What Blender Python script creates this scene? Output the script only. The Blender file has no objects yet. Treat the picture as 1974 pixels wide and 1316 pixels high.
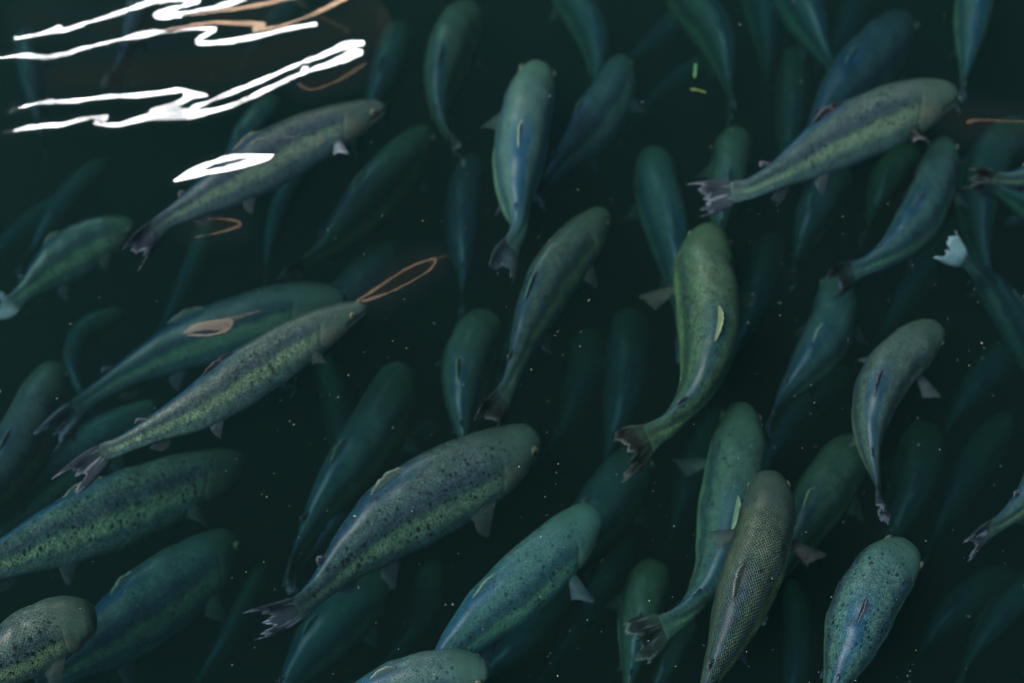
import bpy, math, random
import numpy as np
from mathutils import Vector, Matrix, Quaternion

# ------------------------------------------------------------------ camera
PW, PH = 1974.0, 1316.0
sc = bpy.context.scene
TILT = math.radians(30)
DIST = 2.4
AIM = Vector((0, 0, -0.1))
cam_loc = AIM + Vector((0, -DIST * math.sin(TILT), DIST * math.cos(TILT)))
cd = bpy.data.cameras.new("camera")
cd.lens = 50; cd.sensor_width = 36; cd.clip_start = 0.05; cd.clip_end = 200
cam = bpy.data.objects.new("camera", cd)
sc.collection.objects.link(cam)
cam.location = cam_loc
cam.rotation_euler = (TILT, 0, 0)
sc.camera = cam
cd.dof.use_dof = True
cd.dof.focus_distance = 2.06
cd.dof.aperture_fstop = 1.95
CAM_R = Matrix.Rotation(TILT, 3, 'X')

def pix_ray(px, py):
    hw = 0.5 * cd.sensor_width / cd.lens
    d = Vector(((px / PW - 0.5) * 2 * hw, -(py / PH - 0.5) * 2 * hw * PH / PW, -1.0))
    return (CAM_R @ d)

def unproject(px, py, z):
    d = pix_ray(px, py)
    k = (z - cam_loc.z) / d.z
    return cam_loc + d * k

# ------------------------------------------------------------------ world, sun, exposure
SUN_ELEV, SUN_ROT = math.radians(60), math.radians(-115)
w = bpy.data.worlds.new("World"); sc.world = w; w.use_nodes = True
nt = w.node_tree; nt.nodes.clear()
sky = nt.nodes.new("ShaderNodeTexSky"); sky.sky_type = 'NISHITA'; sky.sun_disc = False
sky.sun_elevation = SUN_ELEV; sky.sun_rotation = SUN_ROT; sky.air_density = 1.0; sky.dust_density = 6.0
bg = nt.nodes.new("ShaderNodeBackground"); bg.inputs[1].default_value = 0.09
wo = nt.nodes.new("ShaderNodeOutputWorld")
nt.links.new(sky.outputs[0], bg.inputs[0]); nt.links.new(bg.outputs[0], wo.inputs[0])

sd = bpy.data.lights.new("sun", 'SUN'); sd.energy = 1.5; sd.angle = math.radians(20); sd.color = (1.0, 0.95, 0.88)
sun = bpy.data.objects.new("sun", sd); sc.collection.objects.link(sun)
sdir = Vector((math.sin(SUN_ROT) * math.cos(SUN_ELEV), math.cos(SUN_ROT) * math.cos(SUN_ELEV), math.sin(SUN_ELEV)))
sun.rotation_euler = (-sdir).to_track_quat('-Z', 'Y').to_euler()
sun.location = sdir * 6

sc.view_settings.view_transform = 'Standard'
sc.view_settings.look = 'None'
sc.view_settings.exposure = 0.2
sc.view_settings.gamma = 1.0
sc.cycles.use_denoising = True
sc.cycles.max_bounces = 5
sc.cycles.diffuse_bounces = 1
sc.cycles.glossy_bounces = 2
sc.cycles.transparent_max_bounces = 24
sc.cycles.volume_bounces = 0
sc.cycles.caustics_reflective = False
sc.cycles.caustics_refractive = False

# ------------------------------------------------------------------ helpers
def link(o, parent=None):
    sc.collection.objects.link(o)
    if parent is not None:
        o.parent = parent
    return o

def mesh_obj(name, verts, faces, mat, parent=None, smooth=True, attrs=None):
    me = bpy.data.meshes.new(name)
    me.from_pydata([tuple(v) for v in verts], [], faces)
    if attrs:
        for an, vals in attrs.items():
            a = me.attributes.new(an, 'FLOAT_VECTOR', 'POINT')
            a.data.foreach_set('vector', np.asarray(vals, dtype=np.float32).ravel())
    if smooth:
        me.polygons.foreach_set('use_smooth', [True] * len(me.polygons))
    me.materials.append(mat)
    me.update()
    o = bpy.data.objects.new(name, me)
    return link(o, parent)

def tag(o, label=None, cat=None, group=None, kind=None):
    if label: o["label"] = label
    if cat: o["category"] = cat
    if group: o["group"] = group
    if kind: o["kind"] = kind

class NT:
    def __init__(s, name):
        s.m = bpy.data.materials.new(name); s.m.use_nodes = True
        s.t = s.m.node_tree; s.t.nodes.clear()
        s.out = s.t.nodes.new("ShaderNodeOutputMaterial")
    def n(s, typ, **kw):
        nd = s.t.nodes.new(typ)
        for k, v in kw.items(): setattr(nd, k, v)
        return nd
    def l(s, a, b): s.t.links.new(a, b)
    def math(s, op, a, b=None, c=None, clamp=False):
        nd = s.n("ShaderNodeMath", operation=op, use_clamp=clamp)
        for i, x in enumerate((a, b, c)):
            if x is None: continue
            if isinstance(x, (int, float)): nd.inputs[i].default_value = x
            else: s.l(x, nd.inputs[i])
        return nd.outputs[0]
    def ramp(s, fac, stops, interp='LINEAR'):
        r = s.n("ShaderNodeValToRGB"); r.color_ramp.interpolation = interp
        cr = r.color_ramp
        while len(cr.elements) > 1: cr.elements.remove(cr.elements[-1])
        cr.elements[0].position = stops[0][0]; cr.elements[0].color = (*stops[0][1], 1)
        for p, c in stops[1:]:
            e = cr.elements.new(p); e.color = (*c, 1)
        s.l(fac, r.inputs[0]); return r.outputs[0]
    def mix(s, fac, a, b, mode='MIX'):
        m = s.n("ShaderNodeMix", data_type='RGBA', blend_type=mode, clamp_factor=True)
        if isinstance(fac, (int, float)): m.inputs[0].default_value = fac
        else: s.l(fac, m.inputs[0])
        for sock, x in ((m.inputs[6], a), (m.inputs[7], b)):
            if isinstance(x, tuple): sock.default_value = (*x, 1)
            else: s.l(x, sock)
        return m.outputs[2]
    def smooth(s, x, lo, hi):
        r = s.n("ShaderNodeMapRange", interpolation_type='SMOOTHSTEP')
        s.l(x, r.inputs[0]); r.inputs[1].default_value = lo; r.inputs[2].default_value = hi
        return r.outputs[0]

# ------------------------------------------------------------------ water body
def make_water_mat():
    t = NT("murky_water")
    ab = t.n("ShaderNodeVolumeAbsorption"); ab.inputs[0].default_value = (0.0, 0.54, 0.56, 1); ab.inputs[1].default_value = 2.0
    s1 = t.n("ShaderNodeVolumeScatter"); s1.inputs[0].default_value = (0.55, 0.95, 0.90, 1); s1.inputs[1].default_value = 0.16
    s1.inputs[2].default_value = 0.2
    ad = t.n("ShaderNodeAddShader"); t.l(ab.outputs[0], ad.inputs[0]); t.l(s1.outputs[0], ad.inputs[1])
    t.l(ad.outputs[0], t.out.inputs[1])
    return t.m
X0, X1, Y0, Y1, ZB = -3.2, 3.2, -2.6, 3.6, -2.4
bv = [(x, y, z) for z in (ZB, 0.0) for y in (Y0, Y1) for x in (X0, X1)]
bf = [(0, 2, 3, 1), (4, 5, 7, 6), (0, 1, 5, 4), (2, 6, 7, 3), (0, 4, 6, 2), (1, 3, 7, 5)]
water = mesh_obj("water", bv, bf, make_water_mat(), smooth=False)
tag(water, kind="structure")

tf = NT("tank_concrete")
nz = tf.n("ShaderNodeTexNoise"); nz.inputs["Scale"].default_value = 3.0; nz.inputs["Detail"].default_value = 8
tc = tf.n("ShaderNodeTexCoord"); tf.l(tc.outputs["Object"], nz.inputs["Vector"])
pb = tf.n("ShaderNodeBsdfPrincipled"); pb.inputs["Roughness"].default_value = 0.9
tf.l(tf.ramp(nz.outputs[0], [(0.3, (0.02, 0.03, 0.025)), (0.7, (0.045, 0.055, 0.045))]), pb.inputs["Base Color"])
tf.l(pb.outputs[0], tf.out.inputs[0])
fl = mesh_obj("tank_floor", [(X0 - 8, Y0 - 8, ZB - 0.3), (X1 + 8, Y0 - 8, ZB - 0.3), (X1 + 8, Y1 + 8, ZB - 0.3), (X0 - 8, Y1 + 8, ZB - 0.3)], [(0, 1, 2, 3)], tf.m, smooth=False)
tag(fl, kind="structure")
# walls of the tank, just outside the water body
def wall(x0, x1, y0, y1):
    v = [(x, y, z) for z in (ZB - 0.296, 0.35) for y in (y0, y1) for x in (x0, x1)]
    o = mesh_obj("tank_wall", v, bf, tf.m, smooth=False)
    tag(o, kind="structure")
wall(X0 - 0.25, X0 - 0.003, Y0 - 0.25, Y1 + 0.25); wall(X1 + 0.003, X1 + 0.25, Y0 - 0.25, Y1 + 0.25)
wall(X0 - 0.001, X1 + 0.001, Y0 - 0.25, Y0 - 0.003); wall(X0 - 0.001, X1 + 0.001, Y1 + 0.003, Y1 + 0.25)

# ------------------------------------------------------------------ lamps above the tank (seen as reflections in the painted glint normals)
UP = Vector((0, 0, 1))
def mirror_point(px, py, slope, dist):
    P = unproject(px, py, 0.0)
    v = (P - cam_loc).normalized()
    n = Vector((slope[0], slope[1], 1)).normalized()
    r = v - 2 * v.dot(n) * n
    return P + r * dist
LAMP_W = mirror_point(330, 150, (-0.10, 0.14), 3.2)
LAMP_O = mirror_point(620, 400, (0.12, 0.15), 2.6)

def emission(name, col, strength):
    t = NT(name); e = t.n("ShaderNodeEmission"); e.inputs[0].default_value = (*col, 1); e.inputs[1].default_value = strength
    t.l(e.outputs[0], t.out.inputs[0]); return t.m
hm = NT("lamp_housing"); hb = hm.n("ShaderNodeBsdfPrincipled"); hb.inputs["Base Color"].default_value = (0.05, 0.05, 0.05, 1)
hb.inputs["Roughness"].default_value = 0.5; hm.l(hb.outputs[0], hm.out.inputs[0])

def lathe(prof, n=32, axis='Z'):
    vs, fs = [], []
    for r, z in prof:
        for i in range(n):
            a = 2 * math.pi * i / n
            vs.append((r * math.cos(a), r * math.sin(a), z) if axis == 'Z' else (z, r * math.cos(a), r * math.sin(a)))
    for j in range(len(prof) - 1):
        for i in range(n):
            a, b = j * n + i, j * n + (i + 1) % n
            fs.append((a, b, b + n, a + n))
    return vs, fs
lw = bpy.data.objects.new("ceiling_lamp", None); link(lw); lw.location = LAMP_W
tag(lw, "long white tube lamp hanging over the tank and mirrored as white streaks on the water", "lamp")
HL = 0.45
v, f = lathe([(0.0, -HL), (0.038, -HL), (0.038, HL), (0.0, HL)], 24, 'X')
mesh_obj("tube", v, f, emission("tube_light", (0.95, 0.98, 1.0), 85), lw)
prof = []
v, f = [], []
for x in (-HL - .05, HL + .05):
    for (y, z) in ((-0.14, 0.05), (-0.06, 0.11), (0.06, 0.11), (0.14, 0.05), (0.13, 0.05), (0.055, 0.1), (-0.055, 0.1), (-0.13, 0.05)):
        v.append((x, y, z))
for i in range(8):
    a, b = i, (i + 1) % 8
    f.append((a, b, b + 8, a + 8))
wm = NT("white_enamel"); wb = wm.n("ShaderNodeBsdfPrincipled"); wb.inputs["Base Color"].default_value = (0.75, 0.72, 0.66, 1)
wb.inputs["Roughness"].default_value = 0.5; wm.l(wb.outputs[0], wm.out.inputs[0])
mesh_obj("reflector", v, f, wm.m, lw, smooth=False)
lo = bpy.data.objects.new("pendant_lamp", None); link(lo); lo.location = LAMP_O
lo.rotation_euler = (unproject(620, 400, 0) - LAMP_O).to_track_quat('-Z', 'Y').to_euler()
tag(lo, "round warm orange lamp over the tank, mirrored as small orange rings on the water", "lamp")
em = NT("warm_diffuser")
tcd = em.n("ShaderNodeTexCoord"); ln = em.n("ShaderNodeVectorMath", operation='LENGTH'); em.l(tcd.outputs["Object"], ln.inputs[0])
fall = em.math('POWER', em.math('SUBTRACT', 1.0, em.math('DIVIDE', ln.outputs["Value"], 0.36), clamp=True), 3.0)
ee = em.n("ShaderNodeEmission"); ee.inputs[0].default_value = (1.0, 0.70, 0.48, 1)
em.l(em.math('ADD', em.math('MULTIPLY', fall, 34.0), 0.15), ee.inputs[1]); em.l(ee.outputs[0], em.out.inputs[0])
v, f = lathe([(0.0001, 0.0), (0.08, 0), (0.16, 0.0), (0.25, 0.0), (0.34, 0.0)], 40)
mesh_obj("diffuser", v, f, em.m, lo)
v, f = lathe([(0.36, -0.03), (0.365, 0.0), (0.30, 0.10), (0.08, 0.2), (0.0001, 0.22)], 40)
mesh_obj("shade", v, f, hm.m, lo)

# ------------------------------------------------------------------ flat water film: lamp glints painted into its normals
# every painted glint: (lamp, brightness, [(px, py, width), ...])
GLINT_STROKES = [
 ('w', 1, [(28,78,2),(70,71,5),(105,62,7),(116,56,10),(124,62,8),(170,47,7),(230,28,7),(290,8,8),(345,-8,8)]),
 ('w', 1, [(290,4,6),(382,3,10),(345,17,8),(304,30,10),(320,35,11),(400,22,10),(450,8,10),(485,-8,9)]),
 ('o', 1, [(358,34,4),(430,24,5),(500,13,6),(560,0,5),(600,-8,5)]),
 ('w', 1, [(-8,116,6),(40,110,5),(65,112,9),(100,112,5),(140,104,8),(155,98,7),(230,80,5),(262,72,8),(300,63,3)]),
 ('w', 1, [(262,74,6),(330,62,5),(400,58,7),(415,60,9),(390,75,10),(384,84,12),(410,86,10),(460,80,9),(510,69,8),(560,58,8),(608,50,9)]),
 ('o', 1, [(320,61,3),(400,48,6),(460,48,6),(508,50,8),(490,61,9),(520,58,6),(560,48,5),(610,28,7),(650,8,9),(678,-8,11)]),
 ('w', 1, [(18,217,2),(70,203,4),(90,200,8),(140,198,8),(200,190,8),(280,186,8),(345,177,9),(368,184,15),(396,187,10)]),
 ('w', 1, [(366,188,16),(340,205,13),(296,220,14),(335,222,20),(380,220,16)]),
 ('w', 1, [(10,258,3),(60,248,7),(120,243,8),(160,233,9),(207,228,9),(184,240,10),(230,243,8),(290,228,12),(340,225,18),(385,222,14),(450,205,9),(520,173,8),(590,142,9),(640,125,12),(680,108,17),(697,104,8)]),
 ('w', 1, [(370,212,9),(430,188,8),(500,160,8),(560,133,7),(620,110,10),(670,90,14),(698,86,10)]),
 ('w', 1, [(583,136,9),(592,134,8)]),
 ('w', 1, [(338,351,4),(372,331,11),(430,310,10),(480,301,10),(514,302,14),(522,304,8),(490,314,13),(440,327,11),(385,338,12),(340,351,6)]),
 ('o', .46, [(690,582,6),(730,555,3.4),(790,517,3.2),(838,502,4),(826,524,3.2),(780,552,3.0),(740,570,3.2),(700,583,7)]),
 ('o', .2, [(690,588,8),(670,596,3)]),
 ('o', .2, [(838,502,3),(860,495,4)]),
 ('o', .06, [(720,572,10),(780,535,16),(830,508,8)]),
 ('o', .45, [(376,460,2.2),(430,449,3.4),(464,436,4.0),(448,426,3.0),(400,424,2.0)]),
 ('o', .06, [(380,440,10),(450,436,14)]),
 ('o', .52, [(357,644,7),(375,632,6),(415,621,8),(446,622,7),(440,636,8),(410,647,7),(365,648,8)]),
 ('o', .47, [(368,638,12),(385,632,18),(430,630,18)]),
 ('o', .3, [(430,622,14),(470,610,8),(505,601,4)]),
 ('o', .42, [(1866,238,8),(1885,234,4),(1905,235,2.4),(1982,238,2.6)]),
 ('o', .06, [(1830,228,12),(1880,240,30),(1990,252,34)]),
 ('o', .38, [(578,166,7),(600,176,5),(645,162,4),(690,135,5),(704,126,4)]),
 ('o', .06, [(590,160,10),(680,135,16)]),
 ('o', .36, [(478,282,3),(505,270,3),(560,266,3.4),(622,272,4),(600,284,3),(545,300,2.6)]),
 ('o', .2, [(560,-5,6),(600,24,5),(650,52,3),(668,60,3),(664,76,2),(640,88,2)]),
 ('o', .06, [(120,150,30),(330,140,50),(520,110,60),(690,60,50)]),
 ('o', .06, [(60,40,10),(250,60,10),(520,30,30)]),
]
def smooth_stroke(pts):
    out = []
    n = len(pts)
    for i in range(n - 1):
        p0 = pts[max(i - 1, 0)]; p1 = pts[i]; p2 = pts[i + 1]; p3 = pts[min(i + 2, n - 1)]
        for k in range(4):
            t = k / 4
            out.append(tuple(0.5 * ((2 * b) + (-a + c) * t + (2 * a - 5 * b + 4 * c - d) * t * t + (-a + 3 * b - 3 * c + d) * t ** 3) for a, b, c, d in zip(p0, p1, p2, p3)))
    out.append(pts[-1]); return out

rng = np.random.default_rng(5)
camn = np.array(cam_loc); Rn = np.array(CAM_R)
def build_surface():
    step = 0.0013
    hw = 0.5 * cd.sensor_width / cd.lens
    allV, allN, allF, allM = [], [], [], []
    base = 0
    clusters = [(-30, -20, 800, 300), (325, 260.001, 640, 365), (340, 380, 530, 500), (250, 560, 640, 700), (650, 470, 900, 622), (1770, 180, 2000, 310)]
    strokes = [(l, b, np.array(smooth_stroke(p))) for l, b, p in GLINT_STROKES]
    for (ax, ay, bx, by) in clusters:
        c = [unproject(x, y, 0) for x, y in ((ax, ay), (bx, ay), (bx, by), (ax, by))]
        xs = np.arange(min(p.x for p in c), max(p.x for p in c), step)
        ys = np.arange(min(p.y for p in c), max(p.y for p in c), step)
        gx, gy = np.meshgrid(xs, ys)
        P = np.stack([gx, gy, np.zeros_like(gx)], -1)
        q = (P - camn) @ Rn
        px = (q[..., 0] / -q[..., 2] / (2 * hw) + 0.5) * PW
        py = (0.5 - q[..., 1] / -q[..., 2] / (2 * hw * PH / PW)) * PH
        # small wobble so the edges of the painted glints are not ruler-smooth
        wob = 0.9 * np.sin(px * 0.11 + 1.3 * np.sin(py * 0.17)) + 0.6 * np.sin(px * 0.27 + py * 0.11) + 0.35 * np.sin(px * 0.83 + py * 0.4) + 0.9 * np.sin(px * 0.031 + 2)
        best = np.full(px.shape, 1e9)
        N = np.zeros(P.shape); N[..., 2] = 1
        toC = camn - P; toC /= np.linalg.norm(toC, axis=-1, keepdims=True)
        order = sorted(strokes, key=lambda s: (1 if s[0] == 'w' else (2 if s[1] >= .9 else 0), s[1]))
        cov = np.zeros(px.shape)
        for l, b, S in order:
            if S[:, 0].max() < ax - 30 or S[:, 0].min() > bx + 30 or S[:, 1].max() < ay - 30 or S[:, 1].min() > by + 30: continue
            d = np.full(px.shape, 1e9)
            for i in range(len(S) - 1):
                a_, b_ = S[i], S[i + 1]
                vx, vy = b_[0] - a_[0], b_[1] - a_[1]
                L2 = vx * vx + vy * vy + 1e-9
                t = np.clip(((px - a_[0]) * vx + (py - a_[1]) * vy) / L2, 0, 1)
                dd = np.hypot(px - a_[0] - t * vx, py - a_[1] - t * vy) - 0.5 * (a_[2] + t * (b_[2] - a_[2]))
                d = np.minimum(d, dd)
            d = d + wob * (0.8 if l == 'w' else 0.4) + (0.5 if l == 'w' else 1.2)
            L = np.array(LAMP_W if l == 'w' else LAMP_O)
            soft = 3.5 if l == 'w' else (4.5 if b >= .3 else (9.0 if b > .1 else 45.0))
            toL = L - P
            if l == 'o' and b < 1:
                off = 0.36 * (1 - b ** 0.8)
                r0 = -toC * np.array([1, 1, -1.0])
                Fp = P + r0 * np.linalg.norm(toL, axis=-1, keepdims=True) - L
                Fp -= toL * (Fp * toL).sum(-1, keepdims=True) / (toL * toL).sum(-1, keepdims=True)
                toL = toL + off * Fp / np.linalg.norm(Fp, axis=-1, keepdims=True)
            toL /= np.linalg.norm(toL, axis=-1, keepdims=True)
            H = toL + toC; H /= np.linalg.norm(H, axis=-1, keepdims=True)
            m = np.clip(1 - d / soft, 0, 1); m = m * m * (3 - 2 * m)
            if l == 'w': m = np.maximum(m, 0.86 * np.clip(1 - d / 13.0, 0, 1) ** 1.5)
            N = N * (1 - m[..., None]) + H * m[..., None]  # streak shape put into the normals, turned to mirror the lamp
            cv = np.clip(1 - d / (soft + (11 if l == 'w' else 3)), 0, 1)
            if l == 'w':                 # painted fading of the streak reflection, uneven along it
                brk = 0.62 + 0.75 * np.sin(px * 0.043 + 1.7 * np.sin(py * 0.05) + len(S)) + 0.35 * np.sin(px * 0.31 + py * 0.9)
                cv = cv * np.where(py > 268, 1.0, np.clip(brk, 0.25, 1))
            elif b > .1 and not (340 < S[:, 0].mean() < 480 and S[:, 1].mean() > 590):
                cv = cv * np.clip(0.6 + 0.45 * np.sin(px * 0.09 + py * 0.05) + 0.2 * np.sin(px * 0.4), 0.25, 1)
            cov = np.maximum(cov, cv)
        N /= np.linalg.norm(N, axis=-1, keepdims=True)
        keep = cov > 0.001
        ny, nx = px.shape
        kf = keep[:-1, :-1] | keep[1:, :-1] | keep[:-1, 1:] | keep[1:, 1:]
        used = np.zeros(px.shape, bool)
        used[:-1, :-1] |= kf; used[1:, :-1] |= kf; used[:-1, 1:] |= kf; used[1:, 1:] |= kf
        idx = -np.ones(px.shape, int); idx[used] = np.arange(used.sum()) + base
        fj, fi = np.nonzero(kf)
        F = np.stack([idx[fj, fi], idx[fj, fi + 1], idx[fj + 1, fi + 1], idx[fj + 1, fi]], -1)
        PP = P[used].copy(); PP[:, 2] = 0.004
        allV.append(PP); allN.append(N[used]); allF.append(F)
        cc = np.zeros((used.sum(), 3)); cc[:, 0] = np.clip(cov[used] * 1.5, 0, 1); allM.append(cc)
        base += used.sum()
    t = NT("water_film")
    an = t.n("ShaderNodeAttribute", attribute_name="glint_normal")
    nn = t.n("ShaderNodeVectorMath", operation='NORMALIZE'); t.l(an.outputs["Vector"], nn.inputs[0])
    am = t.n("ShaderNodeAttribute", attribute_name="cover"); sx = t.n("ShaderNodeSeparateXYZ"); t.l(am.outputs["Vector"], sx.inputs[0])
    fr = t.n("ShaderNodeFresnel"); fr.inputs[0].default_value = 1.333; t.l(nn.outputs[0], fr.inputs["Normal"])
    gl = t.n("ShaderNodeBsdfGlossy"); gl.inputs["Roughness"].default_value = 0.006; t.l(nn.outputs[0], gl.inputs["Normal"])
    tr = t.n("ShaderNodeBsdfTransparent")
    g2 = t.n("ShaderNodeBsdfGlossy"); g2.inputs["Roughness"].default_value = 0.13; t.l(nn.outputs[0], g2.inputs["Normal"])
    gm = t.n("ShaderNodeMixShader"); gm.inputs[0].default_value = 0.3; t.l(gl.outputs[0], gm.inputs[1]); t.l(g2.outputs[0], gm.inputs[2])
    mx = t.n("ShaderNodeMixShader"); t.l(t.math('MULTIPLY', fr.outputs[0], sx.outputs[0]), mx.inputs[0])
    t.l(tr.outputs[0], mx.inputs[1]); t.l(gm.outputs[0], mx.inputs[2]); t.l(mx.outputs[0], t.out.inputs[0])
    V = np.concatenate(allV); F = np.concatenate(allF)
    o = mesh_obj("water_glint_surface", V.tolist(), F.tolist(), t.m, smooth=True,
                 attrs={"glint_normal": np.concatenate(allN), "cover": np.concatenate(allM)})
    tag(o, kind="structure")
build_surface()

# ------------------------------------------------------------------ trout materials
def make_skin():
    t = NT("trout_skin")
    a1 = t.n("ShaderNodeAttribute", attribute_name="skin")      # metres along, metres round, seed
    a2 = t.n("ShaderNodeAttribute", attribute_name="sv")        # 0..1 nose to tail, 0..1 back to belly
    s2 = t.n("ShaderNodeSeparateXYZ"); t.l(a2.outputs["Vector"], s2.inputs[0])
    s, v = s2.outputs[0], s2.outputs[1]
    oi = t.n("ShaderNodeObjectInfo")
    a3 = t.n("ShaderNodeAttribute", attribute_name="dt"); s3 = t.n("ShaderNodeSeparateXYZ"); t.l(a3.outputs["Vector"], s3.inputs[0]); detail = s3.outputs[0]
    def noise(scale, detail=3, vec=None, rough=0.6):
        n = t.n("ShaderNodeTexNoise"); n.inputs["Scale"].default_value = scale; n.inputs["Detail"].default_value = detail
        n.inputs["Roughness"].default_value = rough
        t.l(vec or a1.outputs["Vector"], n.inputs["Vector"]); return n
    big = noise(22, 4)
    vw = t.math('ADD', v, t.math('MULTIPLY', t.math('SUBTRACT', big.outputs[0], 0.5), 0.16))
    side_stops = [(.24, (.060, .098, .104)), (.34, (.032, .058, .086)), (.41, (.045, .080, .092)),
                       (.46, (.125, .20, .15)), (.53, (.15, .22, .18)), (.60, (.075, .135, .155)), (.78, (.12, .205, .235)), (1.0, (.24, .34, .38))]
    rear = t.ramp(vw, [(0.0, (.010, .044, .092)), (.09, (.014, .052, .095)), (.17, (.048, .090, .095))] + side_stops)
    fore = t.ramp(vw, [(0.0, (.040, .072, .078)), (.08, (.046, .080, .085)), (.17, (.060, .098, .100))] + side_stops)
    body = t.mix(t.smooth(s, 0.36, 0.58), fore, rear)
    head = t.ramp(vw, [(0.0, (.046, .080, .066)), (.25, (.055, .096, .082)), (.5, (.075, .118, .10)), (.62, (.10, .13, .115)), (1.0, (.24, .26, .27))])
    hm_ = t.math('SUBTRACT', 1.0, t.smooth(s, 0.12, 0.27))
    col = t.mix(hm_, body, head)
    # scales: diamond net
    mp = t.n("ShaderNodeMapping"); mp.inputs["Rotation"].default_value = (0, 0, math.radians(45)); mp.inputs["Scale"].default_value = (1.0, 1.0, 0.0)
    t.l(a1.outputs["Vector"], mp.inputs["Vector"])
    vo = t.n("ShaderNodeTexVoronoi", voronoi_dimensions='2D', feature='DISTANCE_TO_EDGE'); vo.inputs["Scale"].default_value = 215; vo.inputs["Randomness"].default_value = 0.4
    t.l(mp.outputs[0], vo.inputs["Vector"])
    net = t.math('SUBTRACT', 1.0, t.smooth(vo.outputs[0], 0.05, 0.24))
    sc_amt = t.math('MULTIPLY', oi.outputs["Alpha"], t.smooth(s, 0.17, 0.27))
    dark = t.mix(0.9, col, (.003, .009, .012)); lite = t.mix(1.0, col, (2.6, 2.4, 1.7), 'MULTIPLY')
    netcol = t.mix(net, dark, lite)
    col = t.mix(sc_amt, col, netcol)
    # fine peppering
    fine = noise(330, 3)
    body_amt = t.math('MULTIPLY', t.math('MULTIPLY_ADD', t.smooth(s, 0.14, 0.3), 0.7, 0.3), detail)
    col = t.mix(body_amt, col, t.ramp(fine.outputs[0], [(.32, (.25, .30, .36)), (.5, (.95, .95, .95)), (.66, (2.1, 2.0, 1.6))]), 'MULTIPLY')
    med = noise(70, 4, rough=.7)
    col = t.mix(body_amt, col, t.ramp(med.outputs[0], [(.3, (.5, .54, .6)), (.7, (1.5, 1.5, 1.35))]), 'MULTIPLY')
    # dark spots
    dn = noise(160, 2); off = t.n("ShaderNodeVectorMath", operation='SCALE'); off.inputs[3].default_value = 0.004
    t.l(dn.outputs["Color"], off.inputs[0]); add = t.n("ShaderNodeVectorMath", operation='ADD'); t.l(a1.outputs["Vector"], add.inputs[0]); t.l(off.outputs[0], add.inputs[1])
    def spots(scale, r0, dens_lo):
        vs = t.n("ShaderNodeTexVoronoi", feature='F1'); vs.inputs["Scale"].default_value = scale; t.l(add.outputs[0], vs.inputs["Vector"])
        sx = t.n("ShaderNodeSeparateColor"); t.l(vs.outputs["Color"], sx.inputs[0])
        rad = t.math('MULTIPLY', t.math('SUBTRACT', sx.outputs[0], dens_lo, clamp=True), t.math('MULTIPLY', t.math('MULTIPLY_ADD', s2.outputs[2], 0.25, 0.72), r0))
        return t.smooth(t.math('SUBTRACT', rad, vs.outputs["Distance"]), -0.03, 0.07)
    sp = t.math('MAXIMUM', spots(105, 0.75, 0.3), spots(190, 0.7, 0.35))
    zone = t.math('MULTIPLY', t.math('MULTIPLY', t.smooth(v, -0.1, 0.15), t.smooth(s, 0.05, 0.22)), t.math('SUBTRACT', 1.0, t.smooth(v, 0.55, 0.68)))
    sp = t.math('MULTIPLY', sp, t.math('MULTIPLY_ADD', zone, 0.85, 0.1))
    patch = noise(16, 2); sp = t.math('MULTIPLY', sp, t.smooth(t.math('ADD', patch.outputs[0], t.math('MULTIPLY', s2.outputs[2], 0.5)), 0.52, 0.75))
    col = t.mix(t.math('MULTIPLY', sp, t.math('MULTIPLY_ADD', detail, 0.6, 0.4), clamp=True), col, (.003, .008, .010))
    # pinkish gill cover and dark mouth line
    gx = t.math('SUBTRACT', 1.0, t.smooth(t.math('ABSOLUTE', t.math('SUBTRACT', s, 0.165)), 0.012, 0.045))
    gy = t.math('MULTIPLY', t.smooth(v, 0.40, 0.5), t.math('SUBTRACT', 1.0, t.smooth(v, 0.68, 0.8)))
    col = t.mix(t.math('MULTIPLY', t.math('MULTIPLY', gx, gy), 0.35), col, (.20, .16, .12))
    ge = t.math('SUBTRACT', 0.222, t.math('MULTIPLY', t.math('ABSOLUTE', t.math('SUBTRACT', v, 0.60)), 0.13))
    gd = t.math('SUBTRACT', s, ge)
    gv = t.math('MULTIPLY', t.smooth(v, 0.26, 0.4), t.math('SUBTRACT', 1.0, t.smooth(v, 0.82, 0.9)))
    gl1 = t.math('MULTIPLY', gv, t.math('SUBTRACT', 1.0, t.smooth(t.math('ABSOLUTE', gd), 0.002, 0.010)))
    gl2 = t.math('MULTIPLY', gv, t.math('SUBTRACT', 1.0, t.smooth(t.math('ABSOLUTE', t.math('ADD', gd, 0.014)), 0.002, 0.010)))
    col = t.mix(t.math('MULTIPLY', gl2, 0.22), col, (.24, .26, .22)); col = t.mix(t.math('MULTIPLY', gl1, 0.4), col, (.006, .012, .014))
    sf = noise(48, 5, rough=.75)
    col = t.mix(t.math('MULTIPLY', t.smooth(sf.outputs[0], 0.66, 0.72), 0.55), col, (.30, .33, .30))
    mth = t.math('MULTIPLY', t.math('SUBTRACT', 1.0, t.smooth(t.math('ABSOLUTE', t.math('SUBTRACT', v, 0.60)), 0.008, 0.03)), t.math('SUBTRACT', 1.0, t.smooth(s, 0.075, 0.095)))
    col = t.mix(t.math('MULTIPLY', mth, 0.85), col, (.004, .006, .006))
    col = t.mix(t.math('MULTIPLY', t.smooth(s, 0.90, 1.0), 0.75), col, (.045, .07, .075))
    col = t.mix(1.0, col, oi.outputs["Color"], 'MULTIPLY')
    p = t.n("ShaderNodeBsdfPrincipled"); t.l(col, p.inputs["Base Color"])
    p.inputs["Roughness"].default_value = 0.34; p.inputs["Specular IOR Level"].default_value = 0.4
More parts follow.
